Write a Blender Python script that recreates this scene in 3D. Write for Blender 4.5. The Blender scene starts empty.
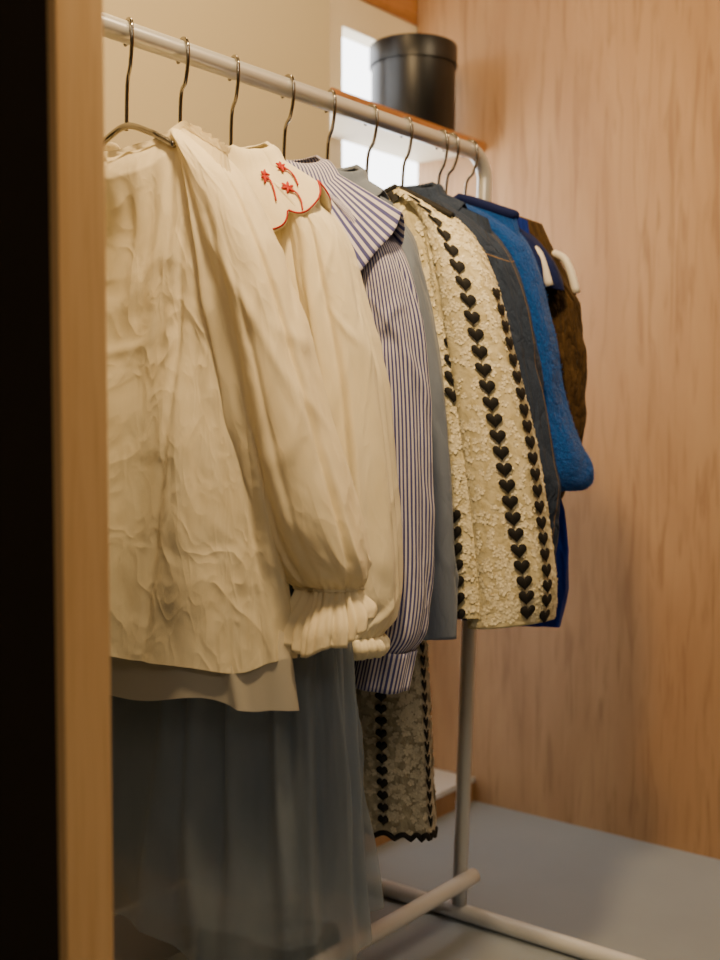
import bpy, math, numpy as np
from mathutils import Vector
PI=math.pi
YC=1.21; ROD_Y=1.203; ROD_Z=1.485

def lin(c):
    return tuple(((x/255)/12.92 if x/255<=.04045 else ((x/255+.055)/1.055)**2.4) for x in c)+(1.0,)
def new_mat(name):
    m=bpy.data.materials.new(name); m.use_nodes=True
    nt=m.node_tree; b=nt.nodes['Principled BSDF']; return m,nt,b
def N(nt,t,**k):
    n=nt.nodes.new(t)
    for a,v in k.items(): setattr(n,a,v)
    return n
def simple(name,col,rough=.5,metal=0,noise=0.0,nscale=20):
    m,nt,b=new_mat(name)
    b.inputs['Base Color'].default_value=lin(col); b.inputs['Roughness'].default_value=rough; b.inputs['Metallic'].default_value=metal
    if noise>0:
        tc=N(nt,'ShaderNodeTexCoord'); n=N(nt,'ShaderNodeTexNoise'); n.inputs['Scale'].default_value=nscale; n.inputs['Detail'].default_value=6
        nt.links.new(tc.outputs['Object'],n.inputs['Vector'])
        mx=N(nt,'ShaderNodeMix',data_type='RGBA'); c=lin(col)
        mx.inputs['A'].default_value=tuple(x*(1-noise) for x in c[:3])+(1,); mx.inputs['B'].default_value=tuple(min(1,x*(1+noise)) for x in c[:3])+(1,)
        nt.links.new(n.outputs['Fac'],mx.inputs['Factor']); nt.links.new(mx.outputs['Result'],b.inputs['Base Color'])
        bp=N(nt,'ShaderNodeBump'); bp.inputs['Strength'].default_value=.1; nt.links.new(n.outputs['Fac'],bp.inputs['Height']); nt.links.new(bp.outputs['Normal'],b.inputs['Normal'])
    return m
def fabric(name,col,col2=None,rough=.85,trans=.0,transp=.0,wr=.5,wscale=14,fine=1200,finestr=.1,stripe=None,sheen=.2,speck=None,wstretch=(1.6,.6),crink=0.0,cscale=9,cdist=.02):
    m,nt,b=new_mat(name); L=nt.links
    b.inputs['Roughness'].default_value=rough
    b.inputs['Sheen Weight'].default_value=sheen; b.inputs['Specular IOR Level'].default_value=.15
    uv=N(nt,'ShaderNodeUVMap'); uv.uv_map='UVMap'
    mp=N(nt,'ShaderNodeMapping'); mp.inputs['Scale'].default_value=(wstretch[0],wstretch[1],1); L.new(uv.outputs['UV'],mp.inputs['Vector'])
    n1=N(nt,'ShaderNodeTexNoise'); n1.inputs['Scale'].default_value=wscale; n1.inputs['Detail'].default_value=4; n1.inputs['Distortion'].default_value=.25
    L.new(mp.outputs['Vector'],n1.inputs['Vector'])
    n2=N(nt,'ShaderNodeTexNoise'); n2.inputs['Scale'].default_value=fine; n2.inputs['Detail'].default_value=2; L.new(uv.outputs['UV'],n2.inputs['Vector'])
    base=N(nt,'ShaderNodeMix',data_type='RGBA'); base.inputs['A'].default_value=lin(col); base.inputs['B'].default_value=lin(col2 or col)
    if stripe:
        sx=N(nt,'ShaderNodeSeparateXYZ'); L.new(uv.outputs['UV'],sx.inputs[0])
        d=N(nt,'ShaderNodeMath',operation='DIVIDE'); L.new(sx.outputs['X'],d.inputs[0]); d.inputs[1].default_value=stripe
        f=N(nt,'ShaderNodeMath',operation='FRACT'); L.new(d.outputs[0],f.inputs[0])
        pp=N(nt,'ShaderNodeMath',operation='GREATER_THAN'); L.new(f.outputs[0],pp.inputs[0]); pp.inputs[1].default_value=.5
        L.new(pp.outputs[0],base.inputs['Factor'])
    else:
        cr=N(nt,'ShaderNodeValToRGB'); cr.color_ramp.elements[0].position=.35; cr.color_ramp.elements[1].position=.65
        src=n2 if speck else n1
        L.new(src.outputs['Fac'],cr.inputs['Fac']); L.new(cr.outputs['Color'],base.inputs['Factor'])
    L.new(base.outputs['Result'],b.inputs['Base Color'])
    b1=N(nt,'ShaderNodeBump'); b1.inputs['Strength'].default_value=wr; b1.inputs['Distance'].default_value=.012; L.new(n1.outputs['Fac'],b1.inputs['Height'])
    if crink>0:
        mp3=N(nt,'ShaderNodeMapping'); mp3.inputs['Scale'].default_value=(1.5,.7,1); mp3.inputs['Rotation'].default_value=(0,0,.2); L.new(uv.outputs['UV'],mp3.inputs['Vector'])
        prev=b1
        for sc,st,dt in ((cscale,crink,.9),(cscale*2.8,crink*.85,.6)):
            vo=N(nt,'ShaderNodeTexNoise'); vo.inputs['Scale'].default_value=sc; vo.inputs['Detail'].default_value=1.5; vo.inputs['Distortion'].default_value=dt; L.new(mp3.outputs[0],vo.inputs['Vector'])
            sb=N(nt,'ShaderNodeMath',operation='SUBTRACT'); L.new(vo.outputs['Fac'],sb.inputs[0]); sb.inputs[1].default_value=.5
            ab=N(nt,'ShaderNodeMath',operation='ABSOLUTE'); L.new(sb.outputs[0],ab.inputs[0])
            mn=N(nt,'ShaderNodeMath',operation='SMOOTH_MIN'); L.new(ab.outputs[0],mn.inputs[0]); mn.inputs[1].default_value=.16; mn.inputs[2].default_value=.12
            bv=N(nt,'ShaderNodeBump'); bv.inputs['Strength'].default_value=st; bv.inputs['Distance'].default_value=cdist*(cscale/sc)*1.6; L.new(mn.outputs[0],bv.inputs['Height']); L.new(prev.outputs['Normal'],bv.inputs['Normal']); prev=bv
        b1=prev
    b2=N(nt,'ShaderNodeBump'); b2.inputs['Strength'].default_value=finestr; b2.inputs['Distance'].default_value=.002; L.new(n2.outputs['Fac'],b2.inputs['Height']); L.new(b1.outputs['Normal'],b2.inputs['Normal'])
    L.new(b2.outputs['Normal'],b.inputs['Normal'])
    out=nt.nodes['Material Output']; last=b.outputs[0]
    if trans>0:
        t=N(nt,'ShaderNodeBsdfTranslucent'); L.new(base.outputs['Result'],t.inputs['Color'])
        ms=N(nt,'ShaderNodeMixShader'); ms.inputs[0].default_value=trans; L.new(last,ms.inputs[1]); L.new(t.outputs[0],ms.inputs[2]); last=ms.outputs[0]
    if transp>0:
        t=N(nt,'ShaderNodeBsdfTransparent')
        ms=N(nt,'ShaderNodeMixShader'); ms.inputs[0].default_value=transp; L.new(last,ms.inputs[1]); L.new(t.outputs[0],ms.inputs[2]); last=ms.outputs[0]
    L.new(last,out.inputs['Surface'])
    return m
def plywood(name,ca,cb,cc,scale=(1,1,1),axis_stretch=(3.2,3.2,.6),streak=.6):
    m,nt,b=new_mat(name); L=nt.links; b.inputs['Roughness'].default_value=.5
    tc=N(nt,'ShaderNodeTexCoord'); mp=N(nt,'ShaderNodeMapping'); mp.inputs['Scale'].default_value=axis_stretch; L.new(tc.outputs['Object'],mp.inputs['Vector'])
    n=N(nt,'ShaderNodeTexNoise'); n.inputs['Scale'].default_value=1.3; n.inputs['Detail'].default_value=8; n.inputs['Distortion'].default_value=1.6; n.inputs['Roughness'].default_value=.6; L.new(mp.outputs[0],n.inputs['Vector'])
    mp2=N(nt,'ShaderNodeMapping'); mp2.inputs['Scale'].default_value=tuple(a*b2 for a,b2 in zip(axis_stretch,(12,12,5))); L.new(tc.outputs['Object'],mp2.inputs['Vector'])
    n2=N(nt,'ShaderNodeTexNoise'); n2.inputs['Scale'].default_value=1.5; n2.inputs['Detail'].default_value=5; n2.inputs['Distortion'].default_value=.9; L.new(mp2.outputs[0],n2.inputs['Vector'])
    cr=N(nt,'ShaderNodeValToRGB'); e=cr.color_ramp.elements; e[0].position=.3; e[0].color=lin(ca); e[1].position=.7; e[1].color=lin(cb); L.new(n.outputs['Fac'],cr.inputs['Fac'])
    cr2=N(nt,'ShaderNodeValToRGB'); e=cr2.color_ramp.elements; e[0].position=.50; e[0].color=(0,0,0,1); e[1].position=.68; e[1].color=(streak,)*3+(1,); L.new(n2.outputs['Fac'],cr2.inputs['Fac'])
    mx=N(nt,'ShaderNodeMix',data_type='RGBA'); L.new(cr2.outputs['Color'],mx.inputs['Factor']); L.new(cr.outputs['Color'],mx.inputs['A']); mx.inputs['B'].default_value=lin(cc)
    L.new(mx.outputs['Result'],b.inputs['Base Color'])
    return m

# ---------- mesh helpers
def link(o,parent=None):
    bpy.context.scene.collection.objects.link(o)
    if parent: o.parent=parent
    return o
def empty(name,loc=(0,0,0)):
    e=bpy.data.objects.new(name,None); e.empty_display_size=.05; link(e); return e
def mesh_obj(name,verts,faces,mat,parent=None,smooth=True,uvs=None):
    me=bpy.data.meshes.new(name); me.from_pydata([tuple(map(float,v)) for v in verts],[],faces); me.update()
    if uvs is not None:
        ul=me.uv_layers.new(name='UVMap'); 
        flat=np.array(uvs,dtype=np.float32).ravel(); ul.data.foreach_set('uv',flat)
    if smooth: me.polygons.foreach_set('use_smooth',[True]*len(me.polygons))
    me.materials.append(mat); o=bpy.data.objects.new(name,me); return link(o,parent)
def box(name,lo,hi,mat,parent=None,bev=0.0):
    x0,y0,z0=lo;x1,y1,z1=hi
    v=[(x0,y0,z0),(x1,y0,z0),(x1,y1,z0),(x0,y1,z0),(x0,y0,z1),(x1,y0,z1),(x1,y1,z1),(x0,y1,z1)]
    f=[(0,3,2,1),(4,5,6,7),(0,1,5,4),(1,2,6,5),(2,3,7,6),(3,0,4,7)]
    o=mesh_obj(name,v,f,mat,parent,smooth=False)
    if bev>0:
        md=o.modifiers.new('b','BEVEL'); md.width=bev; md.segments=3
    return o
def catmull(pts,n):
    P=np.array(pts,float); k=len(P); P2=np.vstack([2*P[0]-P[1],P,2*P[-1]-P[-2]])
    t=np.linspace(0,k-1,n); i=np.minimum(t.astype(int),k-2); f=(t-i)[:,None]
    a,b,c,d=P2[i],P2[i+1],P2[i+2],P2[i+3]
    return .5*((2*b)+(-a+c)*f+(2*a-5*b+4*c-d)*f**2+(-a+3*b-3*c+d)*f**3)
def tube(name,pts,r,mat,parent=None,nseg=None,ring=12,smoothcurve=True,rads=None):
    P=catmull(pts,nseg or len(pts)*8) if smoothcurve else np.array(pts,float)
    n=len(P); T=np.gradient(P,axis=0); T/=np.linalg.norm(T,axis=1)[:,None]+1e-12
    up=np.array([0.13,.21,.97]); 
    if abs(T[0]@up)>.9: up=np.array([1,.2,0.]); up/=np.linalg.norm(up)
    a=np.cross(T[0],up); a/=np.linalg.norm(a); verts=[]
    for i in range(n):
        a=a-(a@T[i])*T[i]; a/=np.linalg.norm(a); b=np.cross(T[i],a)
        rr=r if rads is None else rads[i]
        for j in range(ring):
            th=2*PI*j/ring; verts.append(P[i]+rr*(math.cos(th)*a+math.sin(th)*b))
    faces=[(i*ring+j,i*ring+(j+1)%ring,(i+1)*ring+(j+1)%ring,(i+1)*ring+j) for i in range(n-1) for j in range(ring)]
    faces.append(tuple(range(ring))[::-1]); faces.append(tuple((n-1)*ring+j for j in range(ring)))
    return mesh_obj(name,verts,faces,mat,parent)
def sst(a,b,x):
    t=np.clip((x-a)/(b-a+1e-9),0,1); return t*t*(3-2*t)
def folds(seed,n,amp,w=(.07,.22),start=(0,.4),wander=.35):
    rs=np.random.RandomState(seed); F=[]
    for i in range(n):
        F.append((rs.uniform(0,2*PI),rs.uniform(-wander,wander),rs.uniform(0,.12),rs.uniform(2,6),rs.uniform(0,6),rs.uniform(*w),rs.uniform(.4,1)*amp*(1 if rs.rand()<.75 else -.8),rs.uniform(*start),rs.uniform(.6,1.4)))
    def f(TH,S):
        d=np.zeros_like(TH)
        for th0,wa,ws,wf,wp,w_,a,s0,s1 in F:
            x=TH-th0-wa*S-ws*np.sin(wf*S+wp); x=(x+PI)%(2*PI)-PI
            ww=w_*(.7+.6*S)
            d+=a*np.exp(-(x/ww)**2)*sst(s0-.02,s0+.25,S)*(1-.7*sst(s1,s1+.3,S))
        return d
    return f
def creases(seed,n,amp,sr=(.1,.95),w=(.012,.035),tilt=1.6,ext=(.3,.9)):
    rs=np.random.RandomState(seed+500); F=[(rs.uniform(0,2*PI),rs.uniform(*sr),rs.uniform(-tilt,tilt),rs.uniform(*w),rs.uniform(*ext),rs.uniform(.4,1)*amp*rs.choice([1,-1]),rs.uniform(-.12,.12)) for _ in range(n)]
    def f(TH,S):
        d=np.zeros_like(TH)
        for th0,s0,k,w_,e,a,cv in F:
            x=(TH-th0+PI)%(2*PI)-PI; y=S-s0-k*.12*x-cv*x*x
            d+=a*np.exp(-(y/w_)**2-(x/e)**2)
        return d
    return f
def crumple(seed,amp,kth=(2,9),ks=(4,18),n=9):
    rs=np.random.RandomState(seed+77); W=[(rs.randint(*kth)*rs.choice([-1,1]),rs.uniform(*ks),rs.uniform(0,6.3),rs.uniform(.3,1)) for _ in range(n)]
    def g(TH,S):
        d=0; warp=.5*np.sin(3*TH+7*S+seed)+.4*np.sin(2*TH-11*S)
        for k,q,p,a in W: d=d+a*(.65-np.sqrt(np.sin(k*TH+.5*q*S+p+warp*.7)**2+.01))
        return d*amp/n*2.2
    return g
def spow(x,p): return np.sign(x)*np.abs(x)**p
def body_fn(X0,zn,slope,hem,W,T,disp,nw=.06,scoop=(.05,.015),yc=YC,hemwave=None,exp=.8,lean=0.0):
    Ws=np.array(W,float); Ts=np.array(T,float)
    def f(TH,S):
        TH=np.asarray(TH,float); S=np.asarray(S,float)
        w=np.interp(S,Ws[:,0],Ws[:,1]); t=np.interp(S,Ts[:,0],Ts[:,1])
        c,s=np.cos(TH),np.sin(TH)
        u=w*spow(c,exp); nk=np.clip(1-(u/nw)**2,0,1)
        zt=zn-slope*np.maximum(0,np.sqrt(u*u+.0004)-.03)-nk*np.where(s<0,scoop[0],scoop[1])
        v=(t+nk*.035*np.exp(-(S/.12)**2))*spow(s,.9)
        h=hem+(hemwave(TH) if hemwave else 0)
        z=zt+(h-zt)*S
        d=disp(TH,S)*sst(-.02,.12,S)
        nx,ny=c/w,s/np.maximum(t,.03); l=np.sqrt(nx*nx+ny*ny); nx,ny=nx/l,ny/l
        u=u+d*nx; v=v+d*ny
        return np.stack([X0+v+lean*S,yc-u,z],-1)
    return f
def sleeve_fn(X0,ctrl,disp,side=1,yc=YC):
    C=catmull(ctrl,400)
    k=1.0 if side>0 else .88
    def f(TH,S):
        TH=np.asarray(TH,float); S=np.asarray(S,float); x=np.linspace(0,1,400); Sc=np.clip(S,0,1)
        g=[np.interp(Sc,x,C[:,k_]) for k_ in range(6)]
        cap=np.sqrt(np.clip(1-(1-np.clip(Sc/.07,0,1))**2,0,1))*.96+.04
        c,s=np.cos(TH),np.sin(TH); d=disp(TH,S)*sst(0,.1,S)
        du=(g[3]*cap+d)*c; v=(g[4]*cap+d)*s
        u=(g[0]+du)*k; z=g[2]-g[5]*du
        return np.stack([X0+g[1]+v,yc-side*u,z],-1)
    return f
def surf(name,f,nth,ns,mat,parent,circ,length,s0=0,s1=1,th0=None,th1=None,thick=0,uvoff=(0,0)):
    closed=th0 is None
    a=np.linspace(0,2*PI,nth+1)if closed else np.linspace(th0,th1,nth+1)
    s=np.linspace(s0,s1,ns+1); A,S=np.meshgrid(a,s)
    P=f(A,S).reshape(-1,3); M=nth+1
    U=np.stack([A/(2*PI)*circ+uvoff[0],S*length+uvoff[1]],-1).reshape(-1,2)
    faces=[];uv=[]
    if closed:
        idx=lambda i,j:i*nth+(j%nth); P=P.reshape(ns+1,M,3)[:,:-1].reshape(-1,3)
    else: idx=lambda i,j:i*M+j
    U=U.reshape(ns+1,M,2)
    for i in range(ns):
        for j in range(nth):
            faces.append((idx(i,j),idx(i,j+1),idx(i+1,j+1),idx(i+1,j)))
            uv+= [U[i,j],U[i,j+1],U[i+1,j+1],U[i+1,j]]
    o=mesh_obj(name,P,faces,mat,parent,uvs=uv)
    if thick:
        md=o.modifiers.new('s','SOLIDIFY'); md.thickness=thick; md.offset=0
    return o
def frame(f,th,s):
    e=1e-3; P=f(np.array([th]),np.array([s]))[0]
    dt=(f(np.array([th+e]),np.array([s]))[0]-f(np.array([th-e]),np.array([s]))[0])/(2*e)
    ds=(f(np.array([th]),np.array([s+e]))[0]-f(np.array([th]),np.array([s-e]))[0])/(2*e)
    n=np.cross(ds,dt); n/=np.linalg.norm(n)+1e-9
    return P,dt,ds,n
def outward(f,th,s,n,P):
    c=f(np.array([th,th+PI]),np.array([s,s])); 
    return n if (c[0]-c[1])@n>0 else -n
def hearts(name,f,rows,size,mat,parent,gap=1.0,lift=.004):
    V=[];F=[]
    t=np.linspace(0,2*PI,22,endpoint=False); hx=np.sin(t)**3; hy=(13*np.cos(t)-5*np.cos(2*t)-2*np.cos(3*t)-np.cos(4*t))/16
    for (path,s0,s1) in rows:
        s=s0
        while s<s1:
            th=np.interp(s,[p[0] for p in path],[p[1] for p in path])
            P,dt,ds,n=frame(f,th,s); n=outward(f,th,s,n,P); lt=np.linalg.norm(dt); ls=np.linalg.norm(ds)
            k0=len(V)
            for rr,dome in ((0,.003),(.6,.0026),(1,.0008)):
                xs=hx*rr*size*.5; ys=-hy*rr*size*.5
                if rr==0: xs=xs[:1];ys=ys[:1]
                pp=f(th+xs/lt,np.clip(s+ys/ls,0,1))+n*(dome+lift)
                V+=list(pp)
            m=22
            for j in range(m):
                F.append((k0,k0+1+j,k0+1+(j+1)%m)); F.append((k0+1+j,k0+1+m+j,k0+1+m+(j+1)%m,k0+1+(j+1)%m))
            s+=size*gap/ls
    return mesh_obj(name,V,F,mat,parent)
def petals(name,f,n,size,mat,parent,seed,thr=(-PI,PI),sr=(.02,.98),up=(.0005,.003),wd=.42):
    rs=np.random.RandomState(seed); V=[];F=[]
    for i in range(n):
        th=rs.uniform(*thr); s=rs.uniform(*sr); P,dt,ds,nn=frame(f,th,s); nn=outward(f,th,s,nn,P)
        a=dt/(np.linalg.norm(dt)+1e-9); b=np.cross(nn,a)
        for q in range(5):
            an=q*1.2566+rs.uniform(-.3,.3); r=size*rs.uniform(.7,1.0); d=a*math.cos(an)+b*math.sin(an); e=np.cross(nn,d)
            k=len(V); tip=P+d*r+nn*rs.uniform(*up); m1=P+d*r*.6+e*r*wd+nn*.0012; m2=P+d*r*.6-e*r*wd+nn*.0018
            V+=[P+nn*.0012,m1,tip,m2]; F.append((k,k+1,k+2,k+3))
    return mesh_obj(name,V,F,mat,parent,smooth=False)

# ---------- materials
M_cream=fabric('cream_cotton',(252,243,214),(248,237,205),trans=.2,wr=.08,wscale=22,crink=.42,cscale=8)
M_cream2=fabric('cream_cotton_b',(252,244,217),(247,238,208),trans=.14,wr=.08,wscale=18,crink=.36,cscale=8)
M_sheer=fabric('sheer_white',(252,248,236),trans=.3,transp=.42,wr=.1)
M_stripe=fabric('blue_stripe',(212,211,226),(80,84,146),stripe=.0066,wr=.1,trans=.05,crink=.35)
M_stripe_c=fabric('blue_stripe_collar',(212,211,226),(80,84,146),stripe=.0066,wr=.1,crink=.25)
M_gray=fabric('grey_blue_cotton',(118,130,152),(106,118,140),wr=.1,crink=.35)
M_seq=fabric('cream_mesh',(230,222,186),(200,190,150),wr=.3,wscale=60,rough=.6,wstretch=(1,1))
M_petal,nt,b=new_mat('cream_sequin'); b.inputs['Base Color'].default_value=lin((249,242,212)); b.inputs['Roughness'].default_value=.35; b.inputs['Specular IOR Level'].default_value=.5
M_black=simple('black_applique',(8,8,12),.75)
M_denim=fabric('denim',(58,72,98),(34,44,66),wr=.2,speck=1,fine=700,finestr=.4,crink=.7,cscale=16,sheen=.05)
M_knit=fabric('blue_knit',(20,82,168),(12,60,136),wr=.5,wscale=60,fine=260,finestr=1.0,speck=1,wstretch=(1,1),sheen=.12,rough=.95)
M_fuzz=simple('blue_fuzz',(28,94,180),.95)
M_royal=fabric('royal_blue',(20,48,146),(14,36,120),wr=.2,wscale=20,crink=.5,sheen=.05)
M_navy=fabric('navy',(20,32,84),(14,24,66),wr=.2,crink=.3,sheen=.05)
M_khaki=fabric('olive_brown',(82,62,34),(60,44,24),wr=.3,wscale=40,crink=.6,cscale=20,sheen=.05)
M_tulle=fabric('tulle_blue_grey',(172,188,208),(158,176,196),trans=.3,transp=.56,wr=.1,rough=.9,fine=900,finestr=.3)
M_tulle2=fabric('tulle_lining',(112,128,152),(98,116,138),trans=.1,transp=.4,wr=.1,rough=.9)
M_skseq=fabric('silver_mesh',(190,184,164),(152,146,128),wr=.4,wscale=70,rough=.5,wstretch=(1,1))
M_red=simple('red_thread',(176,34,22),.7)
M_chrome=simple('chrome_wire',(160,157,152),.18,1)
M_rail=simple('satin_silver_coat',(200,203,207),.28,.45)
M_white=simple('white_powder_coat',(220,223,227),.35)
M_plastic=simple('white_plastic',(225,220,210),.4)
M_ply=plywood('plywood',(188,150,108),(168,128,88),(140,102,66),streak=.6)
M_oak=plywood('light_oak',(234,198,146),(220,180,126),(200,158,106),axis_stretch=(14,14,.8),streak=.4)
M_shelf=plywood('shelf_wood',(188,130,74),(160,106,58),(130,84,44),axis_stretch=(.8,9,9))
M_dark=simple('dark_brown_panel',(38,27,17),.7,noise=.2,nscale=8)  # dark brown base colour with mild noise, for the panel core
M_wall=simple('cream_plaster',(190,180,152),.9,noise=.03,nscale=3)
M_frame=simple('cream_frame_paint',(228,214,184),.6)
M_room=simple('room_plaster',(140,128,108),.9)
M_ceil=simple('ceiling_paint',(150,138,120),.9)
M_base=simple('pale_grey_skirting',(200,206,212),.6)
M_floor=simple('grey_vinyl',(146,156,166),.5,noise=.10,nscale=5)
M_boxm=simple('hat_box_black',(9,10,13),.38)

# ---------- room
box('floor',(-2,-2,-.05),(2.46,1.95,0),M_floor)
box('ceiling',(-2.1,-2.1,2.6),(2.56,2.0,2.66),M_ceil)
box('wall_right',(2.455,-2.1,0),(2.52,1.742,2.6),M_ply)
box('wall_back',(-2,1.54,0),(1.856,1.66,2.6),M_wall)
box('baseboard_back',(.66,1.528,0),(1.856,1.54,.12),M_base)
box('wall_left',(-2.1,-2.1,0),(-2,1.66,2.6),M_room)
box('wall_front',(-2,-2.1,0),(2.455,-2,2.6),M_room)
wd=empty('window_1')
box('lintel',(1.858,1.745,1.99),(2.70,1.86,2.6),M_shelf,wd)
box('sill_wall',(1.858,1.745,.0),(2.70,1.80,1.15),M_ply,wd)
box('frame_l',(1.858,1.745,1.15),(1.90,1.79,1.99),M_frame,wd)
box('frame_mid',(2.09,1.75,1.15),(2.155,1.79,1.91),M_frame,wd)
box('frame_r',(2.60,1.75,1.15),(2.64,1.79,1.91),M_frame,wd)
box('frame_top',(1.9,1.75,1.91),(2.70,1.80,1.99),M_frame,wd)
sh=empty('display_shelf')
box('edge_banding',(1.858,1.535,1.637),(2.453,1.541,1.661),M_shelf,sh,bev=.001)
box('board',(1.858,1.5415,1.638),(2.453,1.741,1.660),M_frame,sh)
pl=empty('display_plinth')
box('plinth_front',(1.858,1.56,0),(2.453,1.74,.05),M_ply,pl)
box('plinth_top',(1.858,1.557,.05),(2.453,1.74,.062),M_white,pl)
pt=empty('partition_panel')
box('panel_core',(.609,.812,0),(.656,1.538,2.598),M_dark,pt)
box('oak_edge',(.607,.80,0),(.658,.812,2.598),M_oak,pt,bev=.0015)
# hat box
hb=empty('hat_box')
def lathe(name,prof,c,mat,parent,n=64):
    V=[(c[0]+r*math.cos(2*PI*j/n),c[1]+r*math.sin(2*PI*j/n),c[2]+z) for r,z in prof for j in range(n)]
    F=[(i*n+j,i*n+(j+1)%n,(i+1)*n+(j+1)%n,(i+1)*n+j) for i in range(len(prof)-1) for j in range(n)]
    o=mesh_obj(name,V,F,mat,parent)
    md=o.modifiers.new('e','EDGE_SPLIT'); md.split_angle=.6
    return o
hc=(2.30,1.646,1.6605)
lathe('box_body',[(0,0),(.100,0),(.102,.003),(.102,.19),(0,.19)],hc,M_boxm,hb)
lathe('box_lid',[(.1035,.165),(.107,.165),(.107,.210),(.105,.214),(0,.215)],hc,M_boxm,hb)

# ---------- rack
rk=empty('clothes_rack')
FX=1.92;NX=.90;FB=1.842;R0=.05
def arc(cx,cz,R,a0,a1,n=8): return [(cx+R*math.cos(a),ROD_Y,cz+R*math.sin(a)) for a in np.linspace(a0,a1,n)]
path=[(NX-.01,ROD_Y,.03)]+[(NX-.01+.01*t,ROD_Y,.03+t*(ROD_Z-.09)) for t in (.25,.5,.75,.95)]+arc(NX+R0,ROD_Z-R0,R0,PI,PI/2)+[(NX+R0+(FX-R0-NX-R0)*t,ROD_Y,ROD_Z) for t in (.1,.3,.5,.7,.9)]+arc(FX-R0,ROD_Z-R0,R0,PI/2,0)+[(FX+(FB-FX)*t,ROD_Y,ROD_Z-R0+(.03-ROD_Z+R0)*t) for t in (.04,.25,.5,.75,1)]
tube('tube_frame',path,.0145,M_rail,rk,nseg=220,ring=20)
for nm,x in (('foot_near',NX-.01),('foot_far',FB)):
    tube(nm,[(x,.82,.016),(x,1.2,.016),(x,1.515,.016)],.0155,M_white,rk,ring=16)
tube('stretcher_bar',[(NX-.02,ROD_Y-.02,.085),(1.4,ROD_Y-.02,.085),(FB+.02,ROD_Y-.02,.085)],.015,M_white,rk,ring=16)

# ---------- hangers
def hanger(X,yaw=0.0,mat=None,wid=.15,name='clothes_hanger',white=False,zn=1.378,slope=.6):
    mat=mat or M_chrome; e=empty(name); R=.0145+.0032
    hk=[(X,ROD_Y+R*math.cos(a),ROD_Z+R*math.sin(a)) for a in np.linspace(PI*-.22,PI*1.0,10)]
    hk=hk+[(X,ROD_Y-R*.95,ROD_Z-.02),(X,ROD_Y-.008,ROD_Z-.045),(X,YC,ROD_Z-.065),(X,YC+.006,zn-.028)]
    hk=[(X+(p[1]-ROD_Y)*yaw,p[1],p[2]) for p in hk]
    tube('hook',hk,.0028,M_chrome,e,ring=8,nseg=90)
    rr=.0045 if not white else .0075
    z0=zn-.03
    zf=lambda u: z0-slope*max(0,u-.03)
    end=[(wid,zf(wid))] if not white else [(wid-.022,zf(wid-.03)+.002),(wid-.004,zf(wid-.02)-.016),(wid+.012,zf(wid)-.055)]
    half=[(.0,z0+.006),(.05,zf(.05)),(wid*.7,zf(wid*.7))]+end
    pts=[(X,YC+u,z) for u,z in half[::-1]]+[(X,YC-u,z) for u,z in half[1:]]
    tube('arms',pts,rr,mat,e,ring=10,nseg=60)
    return e
HX=[1.03,1.1276,1.2285,1.347,1.45,1.5577,1.66,1.771]
SL=[.5,.66,.66,.66,.6,.55,.5,.40]
ZN=[1.388,1.335,1.370,1.374,1.372,1.382,1.382,1.388]
for i,x in enumerate(HX):
    hanger(x,yaw=[.5,.35,.45,.3,.5,.3,.4,.4][i],wid=[.095,.10,.13,.14,.11,.14,.14,.14][i],zn=ZN[i],slope=SL[i])

mw=lambda sd,a: (lambda TH:(a*(np.sin(3*TH+sd)+.6*np.sin(7*TH+2*sd))))
def add(*fs): return lambda TH,S: sum(f(TH,S) for f in fs)

# ---------- blouse A (foreground)
A=empty('cream_puff_sleeve_blouse')
XA=1.055
gather=lambda TH,S: .0035*np.sin(34*TH+2*np.sin(5*S+TH))*np.exp(-S/.16)
dispA=add(folds(3,16,.022,(.07,.24),(0,.5)),folds(203,18,.008,(.03,.07),(0,.7),.5),crumple(3,.003,(1,6),(3,11)),creases(3,22,.002,ext=(.15,.45)),gather)
fA=body_fn(XA,1.392,.60,.665,[(0,.165),(.15,.185),(.5,.21),(1,.252)],[(0,.006),(.05,.024),(.25,.045),(.6,.062),(1,.085)],dispA,nw=.088,scoop=(.07,.045),hemwave=mw(1,.006))
surf('body',fA,320,240,M_cream,A,1.1,.75)
def ruffle(f,sbase,h,amp,k,dirz=-1):
    def g(TH,S):
        P=f(TH,np.full_like(TH,sbase)); c=f(TH+PI,np.full_like(TH,sbase)); n=P-c; n/=np.linalg.norm(n,axis=-1)[...,None]
        o=(amp*S*np.sin(k*TH+1.5*np.sin(3*TH))+.003)[...,None]*n
        o[...,2]=dirz*h*S; return P+o
    return g
surf('neck_ruffle',ruffle(fA,.004,.008,.003,40,1),300,6,M_cream,A,1.1,.02)
surf('hem_lining',body_fn(XA-.005,1.385,.66,.612,[(0,.15),(.5,.20),(1,.255)],[(0,.005),(.3,.03),(1,.07)],add(folds(8,18,.012,(.06,.2))),nw=.07,hemwave=mw(4,.008)),240,60,M_sheer,A,1.1,.8,s0=.6)
cA=[(.085,.005,1.352,.03,.028,.6),(.138,.005,1.292,.045,.042,.5),(.178,.010,1.195,.054,.052,.3),(.212,.018,1.07,.058,.056,.1),(.243,.028,.94,.063,.060,0),(.268,.040,.83,.066,.058,0),(.284,.050,.780,.054,.046,0),(.291,.054,.758,.034,.029,0)]
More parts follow.
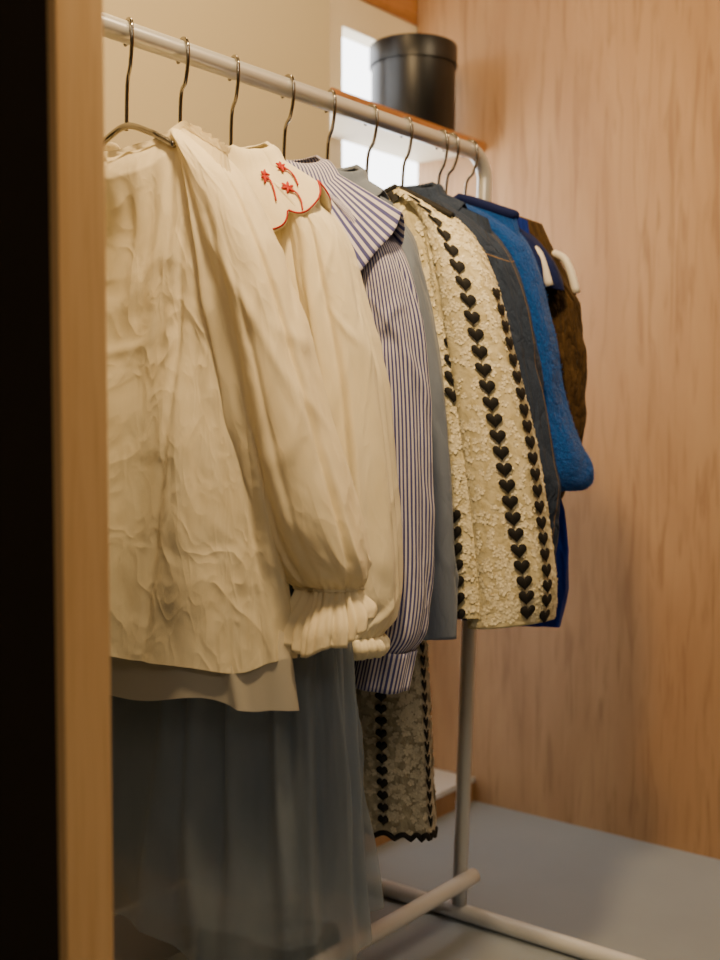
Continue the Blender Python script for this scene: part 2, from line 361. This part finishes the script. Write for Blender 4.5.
for nm,sd in (('sleeve_near',1),('sleeve_far',-1)):
    ds=add(folds(11+sd,14,.011,(.08,.25),(0,.45)),folds(211+sd,12,.005,(.04,.1),(.1,.8),.6),crumple(12+sd,.004,(1,4),(3,10)),creases(12+sd,30,.0045,(.25,.97),(.012,.04),1.8,(.2,.7)), lambda TH,S:(.0016*np.sin(26*TH)+.0016*np.sin(11*TH+1))*sst(.84,1,S))
    fs=sleeve_fn(XA,cA,ds,sd); surf(nm,fs,170,220,M_cream,A,.4,.65)
    def cuff(TH,S,fs=fs):
        P=fs(TH,np.full_like(TH,.995)); c=fs(TH+PI,np.full_like(TH,.995)); m=(P+c)/2; n=P-m
        wv=.07*np.sin(9*TH+.6)+.06*np.sin(14*TH+2)+.035*np.sin(23*TH)
        out=m+n*(1.0+.55*sst(.0,.75,S)+wv*S)[...,None]
        out[...,2]=m[...,2]-(.050+.026*(-np.sin(TH)))*S+.004*np.sin(5*TH)*S; out[...,0]-=.012*S; return out
    surf(nm+'_cuff',cuff,200,16,M_cream,A,.3,.05,thick=.0015)
    el=fs(np.linspace(0,2*PI,60),np.full(60,.99)); tube(nm+'_elastic',el,.0025,M_cream,A,ring=8,smoothcurve=False)

# ---------- tulle skirt on second hanger
D=empty('blue_grey_tulle_skirt')
XD=1.14
for i,(h,w,t,mt,am) in enumerate([(.272,.296,.13,M_tulle,.028),(.30,.275,.10,M_tulle,.024),(.34,.25,.07,M_tulle2,.018)]):
    fD=body_fn(XD,1.0,0,h,[(0,.14),(.3,w*.88),(1,w)],[(0,.03),(.3,t*.6),(1,t)],add(folds(30+i,54,am,(.03,.085),(0,.2),.12),crumple(31+i,.003,(2,6),(2,6))),nw=.001,scoop=(0,0),hemwave=mw(i,.012),exp=.9)
    surf(['outer_layer','middle_layer','lining'][i],fD,400,90,mt,D,1.6,.7)
for sd in (-1,1):
    tube('strap_%s'%('a' if sd>0 else 'b'),[(XD,YC+sd*.09,1.0),(XD,YC+sd*.075,1.2),(1.1276,YC+sd*.06,1.295)],.004,M_tulle2,D)
tube('waistband',[(XD+.034*math.sin(a),YC+.143*math.cos(a),1.0) for a in np.linspace(0,2*PI,40)],.010,M_tulle2,D,smoothcurve=False)

# ---------- collars
def collar(name,X,zn,slope,wid,mat,parent,point=0.0,nw=.062,drop=.9,gapf=.25,thick=.002,yc=YC,wave=0,soft=0):
    def f(PH,S):
        c,s=np.cos(PH),np.sin(PH)
        w=wid*(1+point*np.exp(-((np.abs(np.abs(PH+PI/2))-.55)/.35)**2))*(1-wave*(1-np.abs(np.sin(PH*5.5)))**2)
        u=(nw+w*S)*c; 
        v=(.036+ .03*np.sin(S*PI/2)*1.0)*s
        z=zn+.012*np.sin(np.clip(S*4,0,1)*PI)-slope*np.maximum(0,np.abs(u)-.03)+.010-S*w*np.abs(s)*drop
        z=z-np.clip(-s,0,1)*.02+soft*S*(np.sin(6*PH+1)+.6*np.sin(11*PH))
        return np.stack([X+v,yc-u,z],-1)
    a0=-PI/2+gapf; a1=-PI/2+2*PI-gapf
    surf(name,f,160,24,mat,parent,.5,wid,th0=a0,th1=a1,thick=thick)
    return f,a0,a1

# ---------- blouse B (embroidered collar)
B=empty('embroidered_collar_blouse')
XB=1.240
dispB=add(folds(23,16,.009,(.07,.25)),crumple(23,.005))
fB=body_fn(XB,1.372,.64,.66,[(0,.16),(.15,.175),(1,.215)],[(0,.006),(.05,.024),(.3,.038),(1,.055)],dispB,nw=.06,hemwave=mw(3,.005))
surf('body',fB,220,140,M_cream2,B,1.0,.72)
cB=[(.085,.0,1.325,.03,.03,.6),(.14,.008,1.262,.044,.038,.5),(.165,.015,1.16,.049,.046,.3),(.184,.025,1.04,.052,.05,.1),(.197,.03,.90,.055,.055,0),(.204,.03,.77,.058,.058,0),(.206,.025,.70,.055,.055,0),(.203,.015,.668,.044,.042,0)]
for nm,sd in (('sleeve_near',1),('sleeve_far',-1)):
    ds=add(folds(41+sd,14,.009,(.08,.25)),crumple(42+sd,.004,(1,4),(3,11)),creases(42+sd,34,.004,(.15,.97),(.012,.04),1.8,(.2,.8)),lambda TH,S:.002*np.sin(24*TH)*sst(.85,1,S))
    fs=sleeve_fn(XB,cB,ds,sd); surf(nm,fs,150,200,M_cream2,B,.4,.68)
    def cuff(TH,S,fs=fs):
        P=fs(TH,np.full_like(TH,.995)); c=fs(TH+PI,np.full_like(TH,.995)); m=(P+c)/2; n=P-m
        out=m+n*(1.0+.2*np.sin(S*PI)+.05*S*np.sin(20*TH)+.04*S*np.sin(9*TH))[...,None]; out[...,2]=P[...,2]-.028*S; return out
    surf(nm+'_cuff',cuff,140,10,M_cream2,B,.3,.03,thick=.0015)
fc,a0,a1=collar('collar',XB,1.372,.60,.112,M_cream2,B,point=.08,wave=.14)
ph=np.linspace(a0,a1,260); edge=fc(ph,np.full(260,.985)); edge[:,2]+=.0012
nrm=np.stack([np.sin(ph),-np.cos(ph),0*ph],-1); tube('scallop_stitch',edge+nrm*.0015,.0014,M_red,B,ring=6,smoothcurve=False)
for q,(pc,sc) in enumerate([(-.62,.52),(-.40,.74),(-.22,.46),(.35,.55),(PI-.2,.5),(PI+.3,.6)]):
    for j in range(6):
        an=j*2*PI/6+.2+q; pts=[fc(np.array(pc+math.cos(an)*rr*1.1),np.array(sc-.10+math.sin(an)*rr*1.1)) for rr in (0,.04,.08)]
        pts=[p+np.array([-.002,-.003,.003]) for p in pts]
        tube('flower_petal_%d_%d'%(q,j),pts,.0023,M_red,B,ring=6,nseg=8,rads=np.array([.001,.0015,.002,.0023,.0023,.002,.0015,.001]))
    pts=[fc(np.array(pc+.05*math.sin(k*1.3)),np.array(min(.97,sc-.10+.11*k)))+np.array([-.002,-.003,.003]) for k in range(4)]
    tube('flower_stem_%d'%q,pts,.0012,M_red,B,ring=6)

# ---------- striped shirt C
C=empty('striped_collar_shirt')
XC=1.355
fC=body_fn(XC,1.374,.64,.64,[(0,.17),(.15,.185),(1,.21)],[(0,.006),(.05,.024),(.3,.038),(1,.05)],add(folds(53,14,.008,(.08,.25)),crumple(53,.004)),nw=.06)
surf('body',fC,220,120,M_stripe,C,1.056,.74)
cC=[(.09,.0,1.325,.03,.03,.6),(.155,.01,1.252,.046,.040,.5),(.180,.015,1.15,.050,.044,.3),(.191,.02,1.03,.052,.048,.1),(.196,.02,.88,.054,.05,0),(.196,.02,.75,.056,.052,0),(.192,.01,.665,.056,.05,0),(.188,.0,.635,.042,.042,.1)]
for nm,sd in (('sleeve_near',1),('sleeve_far',-1)):
    ds=add(folds(61+sd,12,.007,(.1,.3)),crumple(62+sd,.004,(1,4),(4,12)),creases(62+sd,26,.004,(.2,.97),(.012,.04),1.8,(.3,.8)))
    fs=sleeve_fn(XC,cC,ds,sd); surf(nm,fs,150,180,M_stripe,C,.396,.7)
    def cuff(TH,S,fs=fs):
        P=fs(TH,np.full_like(TH,.995)); c=fs(TH+PI,np.full_like(TH,.995)); m=(P+c)/2; n=P-m
        out=m+n*1.08; out[...,2]=P[...,2]-.055*S; out[...,0]-=.02*S; return out
    surf(nm+'_cuff',cuff,100,8,M_stripe,C,.33,.05,thick=.002)
collar('collar',XC,1.374,.60,.158,M_stripe_c,C,point=.3,drop=.75,soft=.0035)

# ---------- grey-blue shirt
G=empty('grey_blue_shirt')
XG=1.455
fG=body_fn(XG,1.372,.6,.66,[(0,.13),(.15,.15),(1,.18)],[(0,.006),(.05,.024),(.3,.036),(1,.045)],add(folds(71,12,.007),crumple(71,.004)),nw=.06)
surf('body',fG,160,100,M_gray,G,1.0,.72)
cG=[(.07,.0,1.34,.03,.03,.6),(.115,.005,1.28,.04,.035,.5),(.143,.01,1.17,.044,.042,.3),(.160,.015,1.03,.046,.044,.1),(.171,.02,.88,.047,.046,0),(.178,.025,.75,.045,.045,0),(.182,.03,.63,.04,.04,0)]
for nm,sd in (('sleeve_near',1),('sleeve_far',-1)):
    fs=sleeve_fn(XG,cG,add(folds(81+sd,10,.007,(.1,.3)),crumple(82+sd,.004,(1,4),(5,14)),creases(82+sd,20,.004)),sd); surf(nm,fs,120,140,M_gray,G,.36,.7,thick=.0015)
collar('collar',XG,1.372,.6,.05,M_gray,G)

# ---------- sequined cardigan
S_=empty('sequin_heart_cardigan')
XS=1.56
fS=body_fn(XS,1.382,.55,.655,[(0,.17),(.12,.195),(.5,.215),(1,.235)],[(0,.006),(.05,.026),(.3,.042),(1,.055)],add(folds(91,8,.005,(.15,.35))),nw=.06)
surf('body',fS,200,120,M_seq,S_,1.05,.72)
petals('body_sequins',fS,2600,.0075,M_petal,S_,5,thr=(-PI,.6))
cS=[(.08,.0,1.352,.03,.03,.5),(.15,.01,1.292,.043,.042,.5),(.185,.015,1.20,.053,.055,.35),(.203,.027,1.08,.06,.062,.15),(.225,.04,.93,.065,.068,.05),(.24,.05,.80,.066,.072,0),(.25,.055,.70,.066,.074,-.1),(.25,.055,.64,.064,.074,-.15)]
for nm,sd in (('sleeve_near',1),('sleeve_far',-1)):
    fs=sleeve_fn(XS,cS,add(folds(95+sd,7,.008,(.15,.4)),crumple(96+sd,.003,(1,4),(4,9))),sd); surf(nm,fs,140,120,M_seq,S_,.42,.74,thick=.002)
    petals(nm+'_sequins',fs,2400 if sd>0 else 800,.0075,M_petal,S_,7)
    hearts(nm+'_hearts',fs,[([(0,-1.5),(.3,-1.0),(1,-.55)],.06,.99),([(0,.1),(.4,.0),(1,-.15)],.3,.99)],.027,M_black,S_,gap=.98)
hearts('body_hearts',fS,[([(0,-1.3),(.15,-1.1),(.3,-.9)],.03,.22),([(0,-.4),(1,-.62)],.28,.46),([(0,-.6),(1,-.54)],.74,.99)],.027,M_black,S_,gap=.98)
tube('neck_trim',[tuple(p) for p in fS(np.linspace(0,2*PI,50),np.full(50,.004))],.005,M_black,S_,smoothcurve=False)

# ---------- sequined skirt below
K=empty('sequin_heart_skirt')
XK=1.50
scal=lambda TH:.008*np.abs(np.sin(11*TH))-.004
fK=body_fn(XK,1.0,0,.300,[(0,.13),(1,.172)],[(0,.03),(1,.045)],add(folds(101,10,.007,(.12,.3),(0,.3),.1)),nw=.001,scoop=(0,0),hemwave=scal,exp=.7)
surf('body',fK,240,110,M_skseq,K,.8,.68)
petals('sequins',fK,2200,.0075,simple('silver_sequin',(210,204,186),.4),K,15,sr=(.4,.99))
hearts('hearts',fK,[([(0,-.02),(1,-.02)],.45,.98),([(0,-1.0),(1,-1.0)],.45,.98),([(0,-2.4),(1,-2.4)],.45,.98)],.02,M_black,K,gap=1.0)
hm=fK(np.linspace(0,2*PI,200),np.full(200,1.0)); tube('scallop_trim',hm,.0045,M_black,K,ring=8,smoothcurve=False)
tube('waistband',[tuple(p) for p in fK(np.linspace(0,2*PI,50),np.full(50,.004))],.006,M_skseq,K,smoothcurve=False)
for sd in (-1,1):
    tube('strap_%s'%('a' if sd>0 else 'b'),[(XK,YC+sd*.09,1.0),(XK-.02,YC+sd*.08,1.2),(1.45,YC+sd*.07,1.345)],.003,M_black,K)

# ---------- denim jacket
J=empty('denim_jacket')
XJ=1.672
fJ=body_fn(XJ,1.382,.5,.72,[(0,.17),(.12,.195),(1,.215)],[(0,.008),(.05,.03),(.3,.042),(1,.045)],add(folds(111,10,.007),crumple(111,.004)),nw=.06)
surf('body',fJ,160,100,M_denim,J,1.05,.66)
cJ=[(.08,.0,1.352,.03,.03,.5),(.15,.0,1.285,.046,.042,.5),(.182,.01,1.18,.052,.048,.3),(.20,.02,1.05,.055,.05,.1),(.218,.03,.90,.058,.052,0),(.225,.035,.78,.057,.05,0),(.225,.035,.68,.047,.045,0)]
M_stitch=simple('orange_stitch',(112,92,72),.7)
for nm,sd in (('sleeve_near',1),('sleeve_far',-1)):
    fs=sleeve_fn(XJ,cJ,add(folds(115+sd,9,.006,(.1,.3)),crumple(116+sd,.005,(1,4),(6,18)),creases(116+sd,30,.006)),sd); surf(nm,fs,130,160,M_denim,J,.38,.7,thick=.003)
    for k,th in enumerate((-.1,-.03)):
        tube(nm+'_seam_%d'%k,fs(np.full(80,th),np.linspace(.08,.99,80)),.0018,M_stitch if k else M_denim,J,ring=6,smoothcurve=False)
    for k,s_ in enumerate((.20,.215)):
        tube(nm+'_shoulder_seam_%d'%k,fs(np.linspace(0,2*PI,50),np.full(50,s_)),.0022,M_stitch if k else M_denim,J,ring=6,smoothcurve=False)
    tube(nm+'_cuff_seam',fs(np.linspace(0,2*PI,50),np.full(50,.93)),.002,M_stitch,J,ring=6,smoothcurve=False)
collar('collar',XJ,1.38,.5,.06,M_denim,J,point=.3)

# ---------- blue knit sweater
Kn=empty('blue_knit_sweater')
XN=1.765
fN=body_fn(XN,1.388,.40,.74,[(0,.165),(.12,.185),(1,.20)],[(0,.012),(.05,.03),(.3,.036),(1,.045)],add(folds(121,7,.006,(.15,.4))),nw=.06)
surf('body',fN,160,100,M_knit,Kn,1.05,.66,thick=.004)
cN=[(.07,.0,1.362,.03,.03,.4),(.135,.0,1.308,.044,.043,.45),(.163,.005,1.22,.052,.046,.35),(.180,.012,1.10,.056,.05,.15),(.197,.022,.98,.059,.054,.1),(.222,.038,.90,.062,.06,0),(.230,.042,.865,.055,.055,0),(.230,.042,.85,.04,.042,0)]
for nm,sd in (('sleeve_near',1),('sleeve_far',-1)):
    fs=sleeve_fn(XN,cN,add(folds(125+sd,8,.008,(.15,.35)),crumple(126+sd,.004,(1,4),(6,14)),creases(126+sd,14,.005,(.3,.95),(.03,.07))),sd); surf(nm,fs,130,120,M_knit,Kn,.4,.55,thick=.004)
    petals(nm+'_fuzz',fs,1700 if sd>0 else 400,.0065,M_fuzz,Kn,33,up=(.001,.0065),wd=.10)
tube('neck_rib',[tuple(p) for p in fN(np.linspace(0,2*PI,50),np.full(50,.004))],.009,M_navy,Kn,smoothcurve=False)

# ---------- royal blue blouse
R_=empty('royal_blue_blouse')
XR=1.812
fR=body_fn(XR,1.386,.42,.605,[(0,.165),(.12,.18),(.5,.19),(.6,.215),(.7,.24),(.8,.25),(.9,.25),(1,.236)],[(0,.006),(.05,.018),(.3,.026),(.6,.03),(.8,.05),(1,.05)],add(folds(131,16,.009),crumple(131,.006)),nw=.065)
surf('body',fR,200,130,M_royal,R_,1.05,.78)
cR=[(.07,.0,1.36,.03,.024,.4),(.13,.0,1.32,.040,.03,.45),(.165,.0,1.275,.043,.03,.4),(.18,.005,1.235,.044,.03,.3),(.185,.01,1.21,.044,.03,.2)]
for nm,sd in (('sleeve_near',1),('sleeve_far',-1)):
    surf(nm,sleeve_fn(XR,cR,add(folds(135+sd,9,.005,(.1,.3))),sd),120,60,M_navy,R_,.35,.3,thick=.002)

# ---------- vest
Vt=empty('olive_ruffled_vest')
XV=1.862
fV=body_fn(XV,1.386,.42,.83,[(0,.165),(.1,.195),(.25,.242),(.5,.25),(.75,.243),(.9,.225),(1,.20)],[(0,.006),(.05,.016),(.3,.024),(1,.028)],add(folds(141,10,.006,(.06,.2)),crumple(141,.011,(2,9),(20,50))),nw=.065)
surf('body',fV,200,140,M_khaki,Vt,1.05,.6,thick=.003)
hanger(1.865,mat=M_plastic,wid=.224,name='plastic_hanger',white=True,zn=1.362,slope=.40)
hanger(1.800,mat=M_plastic,wid=.205,name='plastic_hanger',white=True,zn=1.362,slope=.40)

# ---------- black shoe pair on floor
def shoe(name,x,y,ang):
    e=empty(name)
    prof=[(0,.024,.055,.0),(.03,.032,.062,0),(.08,.031,.055,0),(.13,.036,.046,.0),(.18,.042,.040,0),(.22,.036,.030,0),(.245,.02,.02,0),(.25,.004,.012,0)]
    Cc=catmull(prof,40); V=[];F=[]; n=24
    for a in Cc:
        for j in range(n):
            th=2*PI*j/n; lx=a[0]; ly=a[1]*math.cos(th); lz=.012+max(0,a[2]*(math.sin(th)*.5+.5))
            V.append((x+lx*math.cos(ang)-ly*math.sin(ang),y+lx*math.sin(ang)+ly*math.cos(ang),lz))
    F=[(i*n+j,i*n+(j+1)%n,(i+1)*n+(j+1)%n,(i+1)*n+j) for i in range(39) for j in range(n)]+[tuple(range(n))]
    mesh_obj('upper',V,F,M_boxm,e)
    V=[(x+a[0]*math.cos(ang)-sg*(a[1]+.003)*math.sin(ang),y+a[0]*math.sin(ang)+sg*(a[1]+.003)*math.cos(ang),z) for z in (0,.014) for sg in (1,-1) for a in (Cc if sg>0 else Cc[::-1])]
    m=80; F=[(j,(j+1)%m,m+(j+1)%m,m+j) for j in range(m)]+[tuple(range(m))[::-1],tuple(range(m,2*m))]
    mesh_obj('sole',V,F,M_boxm,e,smooth=False)
shoe('black_loafer',1.38,1.35,.0); shoe('black_loafer',1.40,1.45,.0)

# ---------- lights
def area(name,loc,tgt,size,e,col,spread=PI):
    l=bpy.data.lights.new(name,'AREA'); l.shape='DISK'; l.size=size; l.energy=e; l.color=col; l.spread=spread
    o=bpy.data.objects.new(name,l); o.location=loc; o.rotation_euler=(Vector(tgt)-Vector(loc)).to_track_quat('-Z','Y').to_euler(); link(o)
WARM=(1,.67,.32)
area('ceiling_lamp_key',(.86,.72,2.15),(1.15,1.1,1.15),.16,27,WARM)
area('ceiling_lamp_wall',(1.95,.1,2.5),(2.4,.8,1.2),.5,15,(1,.75,.45))
area('room_fill_light',(-.4,-.6,2.5),(.6,.4,.8),.8,12,(1,.79,.56))  # added soft fill light for the room, no fixture stands behind it
area('ceiling_lamp_back',(1.5,1.38,2.5),(1.5,1.3,1.0),.2,4.5,WARM)
w=bpy.data.worlds.new('World'); bpy.context.scene.world=w; w.use_nodes=True
bg=w.node_tree.nodes['Background']; bg.inputs[0].default_value=(.97,.98,1,1); bg.inputs[1].default_value=7

# ---------- camera
cam=bpy.data.cameras.new('camera'); co=bpy.data.objects.new('camera',cam); link(co)
co.location=(0,0,.967); co.rotation_euler=(math.radians(90-2.85),0,math.radians(38.2-90))
cam.lens=43; cam.sensor_width=36; cam.clip_start=.02
cam.dof.use_dof=True; cam.dof.focus_distance=1.62; cam.dof.aperture_fstop=3.2
bpy.context.scene.camera=co
